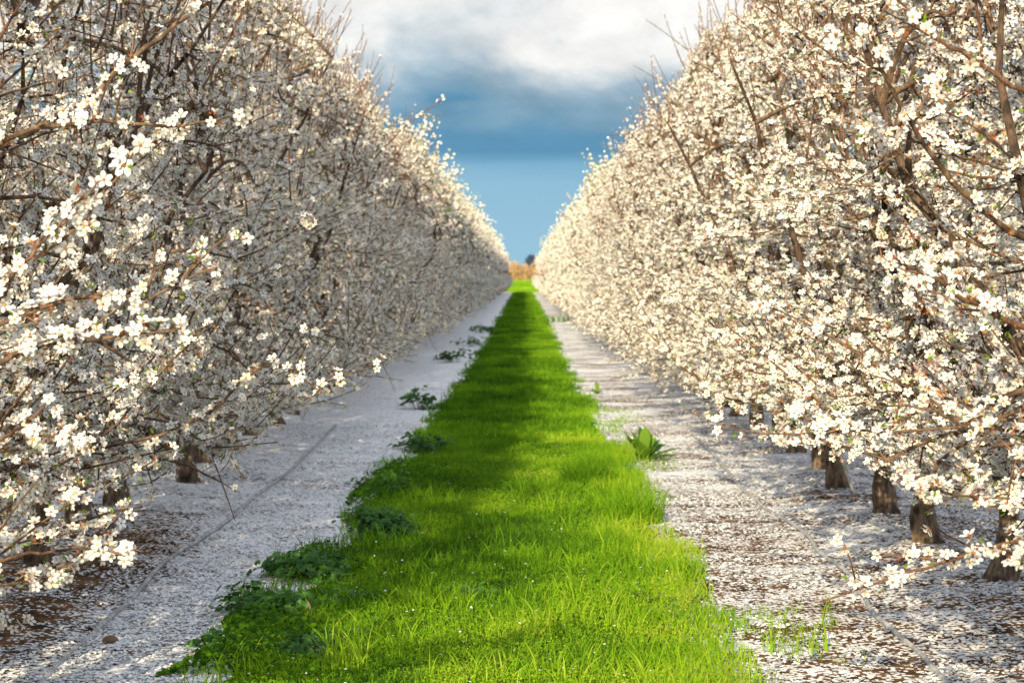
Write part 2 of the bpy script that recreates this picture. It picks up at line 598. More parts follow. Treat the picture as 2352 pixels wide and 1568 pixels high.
def far_tree_mesh(sk, keep, size):
    """a distant tree whose parts are too small to make out"""
    rng = np.random.default_rng(sk['seed'] + 1300)
    mb = MB()
    tube(mb, sk['trunk'][::2], sk['tr'][::2], 6, 5)
    for s in sk['scaff']:
        tube(mb, s[::2], np.linspace(0.05, 0.014, 5), 4, 5)
    for s in sk['second'][::2]:
        tube(mb, s[::2], np.linspace(0.02, 0.008, len(s[::2])), 3, 5)
    for p, whip in sk['shoots'][::2]:
        tube(mb, p[::2], 0.009, 3, 5)
    PP, NN, wh = [], [], []
    for p, whip in sk['shoots']:
        if whip == 2:
            continue
        a, b = spots(p, rng, 0.05, (2, 5), 0.05, 0.025)
        PP.append(a)
        NN.append(b)
        wh.append(np.full(len(a), whip))
    PP, NN, wh = np.concatenate(PP), np.concatenate(NN), np.concatenate(wh)
    s = rng.random(len(PP)) < keep
    PP, NN, wh = PP[s], NN[s], wh[s]
    NN = NN + 0.35 * np.array([0, 0, 1.0])
    r = rng.random(len(PP)) + 0.12 * wh + 0.10 * (PP[:, 2] > 3.4)
    sc = size * rng.uniform(0.7, 1.2, len(PP))
    for m_, lo, hi in ((0, -1, 0.66), (1, 0.66, 0.84), (2, 0.84, 0.95), (4, 0.95, 9)):
        k = (r >= lo) & (r < hi)
        stamp(mb, QV, [(QF1, m_), (QF2, m_)], PP[k], NN[k], sc[k] * (0.75 if m_ > 1 else 1), rng)
    return mb.mesh('far_tree', CROWN_MATS + [M_TWIG])


SK = [tree_skeleton(11 + 7 * i, -0.10) for i in range(5)] + [tree_skeleton(91 + 7 * i, 0.10) for i in range(2)] + [tree_skeleton(131 + 7 * i, 0.28) for i in range(2)]
TR_M = [trunk_mesh(s) for s in SK]
BR_M = [branch_mesh(s) for s in SK]
CR0 = [crown_mesh(s, True) for s in SK]
CR1 = [crown_mesh(s, False) for s in SK[:7]]
FAR1 = [far_tree_mesh(s, 0.42, 0.030) for s in SK[:4]]
FAR2 = [far_tree_mesh(s, 0.17, 0.046) for s in SK[:3]]

G_R, G_L = 'almond trees in the right row', 'almond trees in the left row'
rng0 = np.random.default_rng(5)
ORD = ['first', 'second', 'third', 'fourth', 'fifth', 'sixth', 'seventh', 'eighth', 'ninth', 'tenth']


def add_tree(x, y, level, flip, label, group, sx=1.0, sz=1.0, vi=None, rz=None):
    z = float(ground_z(x, y)) - 0.02
    k = int(rng0.integers(0, 5)) if vi is None else vi
    ang = (math.pi if flip else 0.0) + (rng0.normal(0, 0.5) if rz is None else rz)
    if level <= 1:
        root = obj('almond_tree', None, None, (x, y, z))
        for nm, me in (('trunk', TR_M[k]), ('branches', BR_M[k]), ('crown', (CR0 if level == 0 else CR1)[k])):
            obj(nm, me, root)
    else:
        lib = FAR1 if level == 2 else FAR2
        root = obj('almond_tree', lib[k % len(lib)], None, (x, y, z))
    root.rotation_euler = (0, 0, ang)
    root.scale = (sx * rng0.uniform(0.96, 1.05), sx * rng0.uniform(0.96, 1.05), sz * rng0.uniform(0.90, 1.09))
    tag(root, label, 'almond tree', group)
    return root


def level_for(y):
    return 0 if y < 13.5 else 1 if y < 46 else 2 if y < 95 else 3


TREES = {}
for side, row, y0, step, grp, flip in (('right', ROW_R, 4.44, 1.63, G_R, False), ('left', ROW_L, 5.35, 1.57, G_L, True)):
    k = 0
    y = y0
    first_trunk = 4 if side == 'right' else 4
    while y < END - 2:
        t_no = k - first_trunk
        if y < 10.2:
            lab = 'big white almond tree, %s from the camera in the %s row, trunk outside the frame' % (ORD[k], side)
        elif 0 <= t_no < 7:
            lab = 'white almond tree in the %s row, %s visible bare trunk from the %s picture edge' % (side, ORD[t_no], side)
        elif y < 46:
            lab = 'white almond tree midway along the %s row, its trunk hidden by drooping branches' % side
        else:
            lab = 'small distant almond tree merging into the pale blossom hedge of the %s row' % side
        x = row + rng0.normal(0, 0.05)
        sz = (0.97 if side == 'right' else 1.0)
        sx = (1.0 if side == 'right' else 1.0)
        if side == 'left':
            sz *= (0.88, 1.04, 1.22, 1.02)[k] if k < 4 else 1.0
        high = (side == 'right' and k < 10) or (side == 'left' and k == 3)
        TREES[(side, k)] = add_tree(x, y + rng0.normal(0, 0.05), level_for(y), flip, lab, grp, sx, sz, (7 if side == 'right' and k < 5 else 5) + k % 2 if high else None)
        if side == 'left' and k == 2:
            TREES[(side, k)].rotation_euler.y = R(7)      # leans out over the aisle
        k += 1
        y += step
for side, row in (('right', ROW_R + SP), ('left', ROW_L - SP)):
    for k in range(22):
        y = 25.0 + k * 1.6
        add_tree(row + rng0.normal(0, 0.05), y, 2, False,
                 'white almond tree of the next row, glimpsed behind the %s row between its trunks' % side,
                 'almond trees of the next row on the %s' % side, 1.0, 0.95)


# low branches of the nearest trees that hang into the aisle
def hero(side, k, pts, r0=0.007, r1=0.003, bare=0.0, spacing=0.05, per=(2, 5), side_shoots=0, seed=0, size=0.021, mat_i=1, name='branch', spent=0.12):
    root = TREES[(side, k)]
    rng = np.random.default_rng(seed)
    path = np.array(pts, float)
    t = np.linspace(0, 1, len(path))
    tt = np.linspace(0, 1, 4 * (len(path) - 1) + 1)
    fine = np.stack([np.interp(tt, t, path[:, a]) for a in range(3)], 1)
    for _ in range(2):
        fine[1:-1] = 0.25 * fine[:-2] + 0.5 * fine[1:-1] + 0.25 * fine[2:]
    fine += rng.normal(0, 0.004, fine.shape)
    br, fl = MB(), MB()
    tube(br, fine, np.linspace(r0, r1, len(fine)), 6, mat_i)
    paths = [(fine, bare)]
    for q in range(side_shoots):
        m = fine[rng.integers(int(len(fine) * max(bare, 0.15)), len(fine) - 1)]
        dd = (fine[-1] - fine[0])
        dd = dd / np.linalg.norm(dd) + rng.normal(0, 0.55, 3) + np.array([0, 0, 0.3])
        dd /= np.linalg.norm(dd)
        sp_ = curve(m, m + dd * rng.uniform(0.08, 0.3), rng.normal(0, 0.01, 3), 4)
        tube(br, sp_, np.linspace(0.004, 0.002, 4), 4, mat_i)
        paths.append((sp_, 0.3))
    for pth, b in paths:
        p, nrm = spots(pth, rng, spacing, per, b, 0.02)
        blossom(fl, p, nrm + np.array([0, -0.6, 0.25]), np.full(len(p), spent), rng, True, size)
    inv = Vector(root.location)
    ob = br.build(name, [M_TWIG, M_SHOOT], None, True)
    of = fl.build('blossom', CROWN_MATS, None)
    of.parent = ob
    # keep the branch where it is, whatever the tree's own turn and scale
    bpy.context.view_layer.update()
    ob.parent = root
    ob.matrix_parent_inverse = root.matrix_basis.inverted()
    return ob


hero('right', 2, [(2.6, 7.6, 0.72), P(2420, 1215, 6.6), P(2200, 1285, 6.3), P(2050, 1325, 6.15), P(1885, 1385, 6.0)], 0.009, 0.003, 0.35, 0.085, (2, 5), 2, 1)
hero('right', 2, [P(2240, 1275, 6.35), P(2170, 1290, 6.4), P(2100, 1280, 6.4), P(2030, 1275, 6.4)], 0.005, 0.003, 0.05, 0.05, (2, 5), 0, 2)
hero('right', 3, [(2.6, 9.2, 0.75), P(2330, 1120, 8.4), P(2180, 1040, 7.9), P(2000, 1000, 7.5), P(1880, 960, 7.3)], 0.016, 0.004, 0.25, 0.05, (2, 5), 9, 3, mat_i=0)
hero('right', 1, [(2.55, 6.2, 1.0), P(2352, 760, 5.6), P(2250, 700, 5.4), P(2120, 630, 5.2), P(2050, 590, 5.1)], 0.011, 0.004, 0.3, 0.05, (2, 5), 5, 4, size=0.020)
hero('right', 1, [(2.5, 6.3, 1.6), P(2352, 560, 5.8), P(2180, 420, 5.6), P(2060, 240, 5.5), P(2000, 90, 5.4)], 0.014, 0.004, 0.35, 0.07, (2, 5), 5, 5, mat_i=0)
hero('right', 1, [(2.5, 6.1, 2.0), P(2380, 240, 5.2), P(2250, 150, 5.1), P(2150, 95, 5.0), P(2090, 70, 5.0)], 0.010, 0.004, 0.2, 0.06, (1, 4), 3, 6, size=0.020)
hero('left', 0, [(-2.8, 5.4, 1.1), P(-40, 850, 5.2), P(60, 800, 5.2), P(260, 770, 5.2), P(410, 760, 5.2)], 0.011, 0.004, 0.2, 0.035, (3, 6), 6, 7, size=0.021, mat_i=0)
hero('left', 0, [(-2.8, 5.4, 1.3), P(-40, 770, 5.3), P(150, 680, 5.3), P(330, 690, 5.3), P(500, 610, 5.3)], 0.010, 0.003, 0.12, 0.045, (2, 5), 6, 8, size=0.021, mat_i=0)
hero('left', 1, [(-2.8, 7.0, 1.6), P(-30, 350, 6.2), P(170, 260, 6.2), P(300, 140, 6.2), P(440, 40, 6.3)], 0.016, 0.006, 0.3, 0.12, (2, 5), 4, 9, mat_i=0)
hero('left', 1, [(-2.8, 7.0, 1.4), P(0, 310, 6.0), P(120, 290, 6.0), P(260, 280, 6.0), P(420, 290, 6.0), P(560, 260, 6.0)], 0.011, 0.003, 0.25, 0.05, (2, 5), 4, 10, mat_i=0)
hero('left', 0, [(-2.7, 5.4, 1.2), P(-20, 720, 5.1), P(40, 620, 5.0), P(90, 560, 5.0), P(120, 510, 5.0)], 0.009, 0.003, 0.25, 0.03, (3, 6), 2, 11, size=0.020)
hero('left', 0, [(-2.7, 5.5, 1.2), P(60, 610, 5.1), P(170, 535, 5.0), P(240, 440, 5.0), P(320, 325, 4.9)], 0.005, 0.0028, 0.35, 0.14, (3, 6), 0, 12, size=0.027)
hero('left', 0, [(-2.7, 5.5, 0.8), P(-20, 1290, 6.0), P(90, 1272, 5.6), P(200, 1256, 5.5), P(290, 1278, 5.45)], 0.006, 0.003, 0.93, 0.02, (4, 7), 0, 13, size=0.020)
hero('left', 0, [(-2.7, 5.5, 0.8), P(-60, 1040, 5.4), P(20, 1000, 5.3), P(80, 950, 5.2), P(110, 925, 5.2)], 0.007, 0.003, 0.2, 0.04, (3, 6), 2, 14, size=0.020)
hero('left', 2, [(-2.85, 8.5, 0.9), P(420, 1010, 8.2), P(600, 830, 8.0), P(650, 840, 7.9), P(730, 900, 7.8)], 0.008, 0.003, 0.15, 0.06, (2, 5), 7, 15, mat_i=0)
hero('left', 4, [(-2.88, 11.6, 0.55), P(200, 1030, 11.2), P(330, 1045, 11.0), P(430, 1070, 10.8), P(540, 1130, 10.6)], 0.012, 0.004, 0.4, 0.06, (2, 4), 5, 16, mat_i=0)
hero('left', 11, [(-2.6, 22.4, 2.6), P(830, 400, 22), P(890, 330, 22), P(950, 275, 22), P(1008, 236, 22)], 0.014, 0.005, 0.2, 0.06, (3, 6), 8, 17, size=0.021, spent=0.35)
hero('left', 14, [(-2.6, 27, 2.6), P(900, 430, 26), P(950, 380, 26), P(1000, 312, 26)], 0.014, 0.005, 0.2, 0.06, (3, 6), 6, 18, size=0.021, spent=0.35)

# ------------------------------------------------------------------ ground
def edge_l(y):
    return -np.interp(y, [8, 9.2, 12, 14.4, 18, 28, 60, 216], [1.52, 1.50, 1.46, 1.40, 1.31, 1.22, 1.16, 1.16])


def edge_r(y):
    return np.interp(y, [8, 9.2, 16, 25, 36, 216], [0.99, 0.99, 1.03, 1.02, 1.0, 1.0])


xs = np.unique(np.concatenate([np.linspace(-7, 7, 113), np.linspace(-14, 14, 57), np.linspace(-60, 60, 41), np.array([-3000, -1200, -500, -200, -100, 100, 200, 500, 1200, 3000])]))
ys = np.unique(np.concatenate([np.linspace(-30, 6, 20), np.arange(6, 30, 0.2), np.arange(30, 80, 1.0), np.arange(80, 330, 5.0), np.array([-1500, -500, -150, 400, 600, 1000, 2000, 4500])]))
X, Y = np.meshgrid(xs, ys)
Z = ground_z(X, Y)
nx, ny = len(xs), len(ys)
i, j = np.meshgrid(np.arange(nx - 1), np.arange(ny - 1))
a = j * nx + i
GQ = np.stack([a, a + 1, a + nx + 1, a + nx], -1).reshape(-1, 4)

m_ground, t = mat('petal_strewn_soil')
pos = t.n('ShaderNodeNewGeometry').outputs['Position']
sx_ = t.n('ShaderNodeSeparateXYZ', {0: pos})
px_, py_ = sx_.outputs[0], sx_.outputs[1]
soil_n = t.noise(pos, 6.0, 6.0, 0.65)
soil = t.mix(t.smooth(soil_n, 0.3, 0.7), (0.045, 0.027, 0.016), (0.23, 0.130, 0.066))
cov_n = t.noise(pos, 1.1, 3.0, 0.6)
rip = t.n('ShaderNodeVectorMath', {0: pos, 1: (0.35, 2.6, 1.0)}, operation='MULTIPLY').outputs[0]
rip_n = t.noise(rip, 1.0, 3.0, 0.6, 0.5)
cov_v = t.math('ADD', t.math('MULTIPLY', cov_n, 0.9), t.math('MULTIPLY', rip_n, 0.7))       # about 1.0 on average
cov_v = t.math('SUBTRACT', cov_v, 0.79)
left = t.smooth(px_, -1.0, 0.2)                         # 0 on the left strip, 1 on the right
base_cov = t.math('ADD', 0.95, t.math('MULTIPLY', left, -0.34))
base_cov = t.math('ADD', base_cov, t.math('MULTIPLY', t.smooth(py_, 11.0, 24.0), 0.20))
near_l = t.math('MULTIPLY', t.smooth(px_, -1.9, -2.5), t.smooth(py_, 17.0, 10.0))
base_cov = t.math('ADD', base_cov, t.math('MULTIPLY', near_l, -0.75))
cov = t.math('ADD', base_cov, t.math('MULTIPLY', cov_v, 1.7), True)
vor = t.n('ShaderNodeTexVoronoi', {'Vector': pos, 'Scale': 44.0, 'Randomness': 1.0})
cellr = t.n('ShaderNodeSeparateColor', {0: vor.outputs['Color']})
on = t.math('LESS_THAN', cellr.outputs[0], cov)
shape = t.math('LESS_THAN', vor.outputs['Distance'], t.math('ADD', 0.34, t.math('MULTIPLY', cov, 0.42)))
fac = t.math('MULTIPLY', on, shape)
pet = t.mix(cellr.outputs[1], (0.80, 0.80, 0.80), (0.88, 0.89, 0.90))
pet = t.mix(t.math('MULTIPLY', cellr.outputs[2], 0.12), pet, (0.62, 0.48, 0.36))
col = t.mix(fac, soil, pet)
# beyond the orchard: rough green headland
gr_n = t.noise(pos, 0.35, 4.0)
field = t.mix(gr_n, (0.10, 0.22, 0.015), (0.24, 0.36, 0.03))
track = t.math('MULTIPLY', t.smooth(py_, END + 1, END + 4), t.smooth(py_, END + 12, END + 8))
field = t.mix(track, field, (0.42, 0.36, 0.10))
col = t.mix(t.smooth(py_, END - 1, END + 2), col, field)
hgt = t.math('ADD', t.math('MULTIPLY', fac, 0.25), soil_n)
bmp = t.n('ShaderNodeBump', {'Strength': 0.5, 'Distance': 0.02, 'Height': hgt})
p = t.n('ShaderNodeBsdfDiffuse', {0: col, 'Normal': bmp.outputs[0]})
t.n('ShaderNodeOutputMaterial', {0: p.outputs[0]})
mb = MB()
mb.add(np.stack([X, Y, Z], -1).reshape(-1, 3), [(GQ, 0)])
tag(mb.build('ground', [m_ground], None, True), kind='structure')

# soil under the grass strip: a ragged-edged sheet a little above the ground
ysg = np.unique(np.concatenate([np.arange(-6, 40, 0.12), np.arange(40, 90, 0.5), np.arange(90, END + 1, 2.0)]))
el = edge_l(ysg) + 0.22 + 0.10 * vnoise(ysg * 1.7, ysg * 0, 3) + 0.05 * vnoise(ysg * 6, ysg * 0, 4)
er = edge_r(ysg) - 0.22 + 0.10 * vnoise(ysg * 1.9, ysg * 0, 5) + 0.05 * vnoise(ysg * 6, ysg * 0, 6)
u = np.linspace(0, 1, 15)
XX = el[:, None] * (1 - u) + er[:, None] * u
YY = np.repeat(ysg[:, None], 15, 1)
ZZ = ground_z(XX, YY) + 0.006
i, j = np.meshgrid(np.arange(14), np.arange(len(ysg) - 1))
a = j * 15 + i
m_turf, t = mat('turf_soil')
pos = t.n('ShaderNodeNewGeometry').outputs['Position']
n_ = t.noise(pos, 14.0, 4.0)
c = t.mix(t.smooth(n_, 0.35, 0.65), (0.025, 0.04, 0.010), (0.09, 0.15, 0.018))
pd = t.n('ShaderNodeBsdfDiffuse', {0: c})
t.n('ShaderNodeOutputMaterial', {0: pd.outputs[0]})
mb = MB()
mb.add(np.stack([XX, YY, ZZ], -1).reshape(-1, 3), [(np.stack([a, a + 1, a + 16, a + 15], -1).reshape(-1, 4), 0)])
tag(mb.build('turf', [m_turf], None, True), kind='structure')

# ------------------------------------------------------------------ grass
GR_COL = [(0.0, (0.04, 0.11, 0.014)), (0.3, (0.11, 0.25, 0.012)), (0.6, (0.20, 0.41, 0.018)), (0.85, (0.34, 0.54, 0.022)), (1.0, (0.46, 0.56, 0.06))]
M_GRASS = thin_mat('grass_blade', None, 0.42, 'tint', GR_COL)
rngg = np.random.default_rng(77)


def blades(mb, x, y, h, wd, tint, bend, rng, segs=3):
    n = len(x)
    z = ground_z(x, y)
    a = rng.uniform(0, 6.283, n)
    sd = np.stack([np.cos(a), np.sin(a), np.zeros(n)], 1)
    a2 = rng.uniform(0, 6.283, n)
    bd = np.stack([np.cos(a2), np.sin(a2), np.zeros(n)], 1)
    rows = []
    ts = np.linspace(0, 1, segs + 1)
    for t_ in ts[:-1]:
        c = np.stack([x, y, z + h * (t_ - 0.25 * bend * t_ ** 2)], 1) + bd * (h * bend * t_ ** 2)[:, None]
        ww = wd * (1 - t_ ** 2 * 0.75) * 0.5
        rows += [c - sd * ww[:, None], c + sd * ww[:, None]]
    rows.append(np.stack([x, y, z + h * (1 - 0.25 * bend)], 1) + bd * (h * bend)[:, None])
    V = np.stack(rows, 1)
    m = V.shape[1]
    off = (np.arange(n) * m)[:, None]
    polys = []
    for s in range(segs - 1):
        polys.append((off + np.array([2 * s, 2 * s + 1, 2 * s + 3, 2 * s + 2]), 0))
    polys.append((off + np.array([2 * segs - 2, 2 * segs - 1, 2 * segs]), 0))
    mb.add(V.reshape(-1, 3), polys, np.repeat(np.clip(tint, 0, 1), m))


def strip_points(n, y0, y1, rng, ragged=0.22, power=1.0):
    y = y0 + (y1 - y0) * rng.random(n) ** power
    u = rng.random(n)
    nar = 0.07 + 0.13 * sstep(y, 15, 40)
    l, r = edge_l(y) - 0.12, edge_r(y) + 0.12
    x = l + (r - l) * u
    rag = ragged * (0.8 * vnoise(x * 2.2, y * 1.3, 8) + 0.6 * vnoise(x * 6, y * 4, 9)) - nar
    dl = x - edge_l(y) + rag
    dr = edge_r(y) - x + rag
    dmin = np.minimum(dl, dr)
    keep = dmin > rng.uniform(-0.10, 0.16, n)
    return x[keep], y[keep], dmin[keep]


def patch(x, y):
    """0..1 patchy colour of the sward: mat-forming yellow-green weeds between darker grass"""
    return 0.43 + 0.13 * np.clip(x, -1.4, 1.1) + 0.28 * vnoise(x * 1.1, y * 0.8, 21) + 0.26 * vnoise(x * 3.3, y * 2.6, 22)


mb = MB()
# near: separate blades and small leaves
x, y, dm = strip_points(95000, 6.5, 21, rngg, power=1.25)
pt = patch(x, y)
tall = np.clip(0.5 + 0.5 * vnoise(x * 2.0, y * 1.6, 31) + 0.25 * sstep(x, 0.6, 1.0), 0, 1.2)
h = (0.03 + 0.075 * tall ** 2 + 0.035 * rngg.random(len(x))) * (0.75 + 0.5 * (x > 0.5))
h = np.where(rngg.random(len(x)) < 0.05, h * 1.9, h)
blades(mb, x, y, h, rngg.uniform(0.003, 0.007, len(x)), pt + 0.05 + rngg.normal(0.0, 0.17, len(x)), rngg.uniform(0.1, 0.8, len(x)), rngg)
LV = np.array([(-1, 0, 0), (0, -.62, .18), (1, 0, 0), (0, .62, .18)], float)
x, y, dm = strip_points(150000, 6.5, 21, rngg, power=1.25)
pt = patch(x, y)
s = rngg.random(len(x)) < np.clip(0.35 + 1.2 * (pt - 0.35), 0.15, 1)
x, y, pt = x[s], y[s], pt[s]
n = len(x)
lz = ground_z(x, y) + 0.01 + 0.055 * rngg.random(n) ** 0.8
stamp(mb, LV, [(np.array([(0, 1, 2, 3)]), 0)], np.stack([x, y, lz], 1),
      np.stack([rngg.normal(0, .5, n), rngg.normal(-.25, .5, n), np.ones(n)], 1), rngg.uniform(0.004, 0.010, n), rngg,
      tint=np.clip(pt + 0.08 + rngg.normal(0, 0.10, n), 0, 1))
x, y, dm = strip_points(9000, 7.5, 17, rngg, power=1.2)
s = vnoise(x * 3.0, y * 2.2, 34) > 0.15
x, y = x[s], y[s]
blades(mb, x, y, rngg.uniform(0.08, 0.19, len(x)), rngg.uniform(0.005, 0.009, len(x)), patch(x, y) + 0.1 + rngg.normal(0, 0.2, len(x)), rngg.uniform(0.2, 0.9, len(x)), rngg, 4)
# dark broad leaves fringing the left edge
n = 9000
y = 7.8 + 10 * rngg.random(n) ** 1.2
x = edge_l(y) + np.abs(rngg.normal(0, 0.24, n)) + 0.02 + 0.12 * vnoise(y * 2.3, y * 0, 73)
k = vnoise(x * 1.4, y * 1.1, 71) + 0.35 * vnoise(x * 6, y * 5, 72) > 0.0
x, y = x[k], y[k]
n = len(x)
stamp(mb, np.array([(-1, 0, 0), (-.3, -.75, .1), (.7, -.6, .05), (1, .2, 0), (.2, .85, .1), (-.7, .6, .05)], float), [(np.array([(0, 1, 2, 3, 4, 5)]), 0)],
      np.stack([x, y, ground_z(x, y) + 0.01 + 0.13 * rngg.random(n) * sstep(x - edge_l(y), -0.1, 0.2)], 1),
      np.stack([rngg.normal(-.1, .4, n), rngg.normal(-.3, .4, n), np.ones(n)], 1), rngg.uniform(0.008, 0.019, n), rngg, tint=np.clip(rngg.normal(0.14, 0.10, n), 0, 1))
# middle distance
x, y, dm = strip_points(85000, 21, 62, rngg, power=1.2)
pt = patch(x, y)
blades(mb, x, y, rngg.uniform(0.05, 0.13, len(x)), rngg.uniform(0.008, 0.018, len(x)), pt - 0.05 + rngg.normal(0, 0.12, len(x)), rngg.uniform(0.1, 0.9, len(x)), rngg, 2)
# far
x, y, dm = strip_points(60000, 62, END, rngg, ragged=0.3)
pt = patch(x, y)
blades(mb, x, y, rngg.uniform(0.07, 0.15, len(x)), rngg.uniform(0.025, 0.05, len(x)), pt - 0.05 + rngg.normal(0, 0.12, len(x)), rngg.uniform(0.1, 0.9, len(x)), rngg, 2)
# stragglers on the right petal strip
x = rngg.uniform(0.95, 1.6, 12000)
y = rngg.uniform(7.5, 26, 12000)
k = (vnoise(x * 2.2, y * 1.2, 41) > 0.18) & (rngg.random(12000) < np.clip(1.3 - (x - 0.95) * 2.4, 0.04, 1))
x, y = x[k], y[k]
blades(mb, x, y, rngg.uniform(0.02, 0.07, len(x)), rngg.uniform(0.003, 0.006, len(x)), rngg.normal(0.66, 0.13, len(x)), rngg.uniform(0.2, 1.0, len(x)), rngg)
# headland beyond the rows
n = 26000
x = rngg.uniform(-14, 14, n)
y = rngg.uniform(END + 11, 300, n)
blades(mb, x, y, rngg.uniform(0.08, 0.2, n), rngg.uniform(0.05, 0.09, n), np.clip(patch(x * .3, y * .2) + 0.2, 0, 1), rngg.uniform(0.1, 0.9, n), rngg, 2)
tag(mb.build('grass', [M_GRASS], None, False, True), 'lush green grass and low weeds running down the middle of the aisle', 'grass', kind='stuff')

# ------------------------------------------------------------------ fallen petals
mb = MB()
PV = np.array([(-1, -.1, .12), (-.2, -.75, 0), (.85, -.45, .1), (1.0, .35, .16), (.1, .8, 0)], float)
n = 330000
y = 7.6 + (24 - 7.6) * rngg.random(n) ** 1.5
hw = 0.285 * y + 0.5
x = rngg.uniform(-1, 1, n) * hw
inside = (x > edge_l(y) + 0.05) & (x < edge_r(y) - 0.05)
dens = 0.40 + 0.40 * vnoise(x * 1.3, y * 1.3, 51) + 0.45 * vnoise(x * 0.9, y * 3.4, 52) + 0.45 * vnoise(x * 11, y * 7, 53)
dens = np.where(x > 0, dens - 0.18, dens + 0.30 * sstep(x, -2.5, -1.8))
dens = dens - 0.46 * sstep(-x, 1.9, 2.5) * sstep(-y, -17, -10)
dens = np.where(inside, 0.0045, dens)
k = rngg.random(n) < dens
x, y, inside = x[k], y[k], inside[k]
n = len(x)
z = ground_z(x, y) + 0.004 + np.where(inside, rngg.uniform(0.03, 0.09, n), 0.004 * rngg.random(n))
stamp(mb, PV, [(np.array([(0, 1, 2, 3, 4)]), 0)], np.stack([x, y, z], 1),
      np.stack([rngg.normal(0, .22, n), rngg.normal(0, .22, n), np.ones(n)], 1), rngg.uniform(0.008, 0.0145, n) * np.where(inside, 0.6, 1), rngg)
M_FALLEN = thin_mat('fallen_petal', None, 0.04, colors=[(0.3, (0.82, 0.81, 0.79)), (0.7, (0.89, 0.89, 0.89))], nscale=30.0)
tag(mb.build('fallen_petals', [M_FALLEN]), 'white fallen almond petals strewn over the bare soil', 'petals', kind='stuff')

# ------------------------------------------------------------------ weeds along the strip
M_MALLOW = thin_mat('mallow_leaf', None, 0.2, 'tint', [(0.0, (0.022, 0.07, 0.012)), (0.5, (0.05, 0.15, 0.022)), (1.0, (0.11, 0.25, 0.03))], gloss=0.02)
M_STEM = thin_mat('weed_stem', (0.10, 0.12, 0.03), 0.1)
ml = [(0, 0, -0.12)]
for k in range(20):
    a = (k + 0.5) / 20 * 2 * math.pi
    notch = 0.25 if abs(k - 0) < 1 or k == 19 else 1.0
    r_ = notch * (1.0 - 0.16 * (k % 4 == 1)) * (1 - 0.05 * (k % 2))
    ml.append((r_ * math.cos(a), r_ * math.sin(a), 0.10 + 0.10 * math.sin(a * 5)))
MALL_V = np.array(ml)
MALL_F = np.array([(0, k + 1, (k + 1) % 20 + 1) for k in range(20)])


def mallow(px, py, rad, hgt, n, seed, label, leaf=0.035):
    rng = np.random.default_rng(seed)
    c = Gp(px, py)
    root = obj('mallow_plant', None, None, c)
    tag(root, label, 'weed', 'dark leafy weeds along the left grass edge')
    cc = rng.uniform(-0.75, 0.75, (6, 2))
    ch = rng.uniform(0.4, 1.0, 6)
    ci = rng.integers(0, 6, n)
    off = cc[ci] + rng.normal(0, 0.24, (n, 2))
    a = np.arctan2(off[:, 1], off[:, 0])
    r_ = np.minimum(np.hypot(off[:, 0], off[:, 1]), 1.25)
    zz = ch[ci] * hgt * (0.25 + 0.75 * np.sqrt(np.clip(1 - (r_ / 1.3) ** 2, 0, 1))) * rng.uniform(0.35, 1.0, n)
    pos = np.stack([np.cos(a) * r_ * rad, np.sin(a) * r_ * rad, zz], 1)
    nrm = np.stack([np.cos(a) * r_ * 0.6, np.sin(a) * r_ * 0.6 - 0.35, np.ones(n)], 1) + rng.normal(0, 0.25, (n, 3))
    lf, st = MB(), MB()
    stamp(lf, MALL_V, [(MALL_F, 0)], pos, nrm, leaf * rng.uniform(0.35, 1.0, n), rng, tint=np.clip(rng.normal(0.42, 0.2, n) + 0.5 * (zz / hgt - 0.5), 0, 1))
    for q in range(0, n, 3):
        b = np.array([pos[q][0] * 0.25, pos[q][1] * 0.25, -0.02])
        tube(st, curve(b, pos[q], (0, 0, 0.02), 4), 0.0018, 3, 0)
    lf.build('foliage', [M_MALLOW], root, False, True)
    st.build('stems', [M_STEM], root)


mallow(600, 1425, 0.27, 0.22, 260, 1, 'largest dark green mallow clump at the left grass edge near the front')
mallow(505, 1500, 0.15, 0.12, 90, 2, 'small dark mallow on the petals just left of the largest clump', 0.03)
mallow(705, 1325, 0.28, 0.17, 260, 3, 'dark mallow clump beyond the largest one along the grass edge')
mallow(820, 1230, 0.36, 0.20, 360, 4, 'wide low mallow patch in the shade between front clumps and grass', 0.032)
mallow(885, 1130, 0.30, 0.15, 160, 5, 'thin leafy weed spilling onto the white petals at mid-distance', 0.025)
mallow(965, 1035, 0.28, 0.20, 170, 6, 'dark rounded weed where the grass edge steps inward')
mallow(963, 940, 0.24, 0.32, 120, 7, 'upright dark weed standing alone on the white petal strip', 0.045)
mallow(1042, 832, 0.40, 0.34, 150, 8, 'low dark bush on the petals, halfway down the left edge', 0.05)
mallow(1075, 795, 0.4, 0.28, 90, 9, 'distant dark weed clump touching the grass, beyond the low bush', 0.05)
mallow(1098, 765, 0.5, 0.3, 90, 10, 'farthest dark weed clump at the narrowing left grass edge', 0.06)
mallow(650, 1510, 0.26, 0.11, 170, 14, 'low dark weed patch between the largest clump and the bottom edge', 0.026)
mallow(770, 1390, 0.24, 0.10, 120, 15, 'spreading shaded weed behind the dry seed head', 0.03)
mallow(760, 1480, 0.20, 0.09, 70, 11, 'flat broad-leaved weed inside the grass near the bottom edge', 0.028)
mallow(1120, 1365, 0.22, 0.07, 60, 12, 'flat broad-leaved weed in the middle of the sunlit grass', 0.025)
mallow(1530, 1400, 0.26, 0.10, 130, 13, 'bushy dark green weed in the sunny right part of the grass', 0.016)


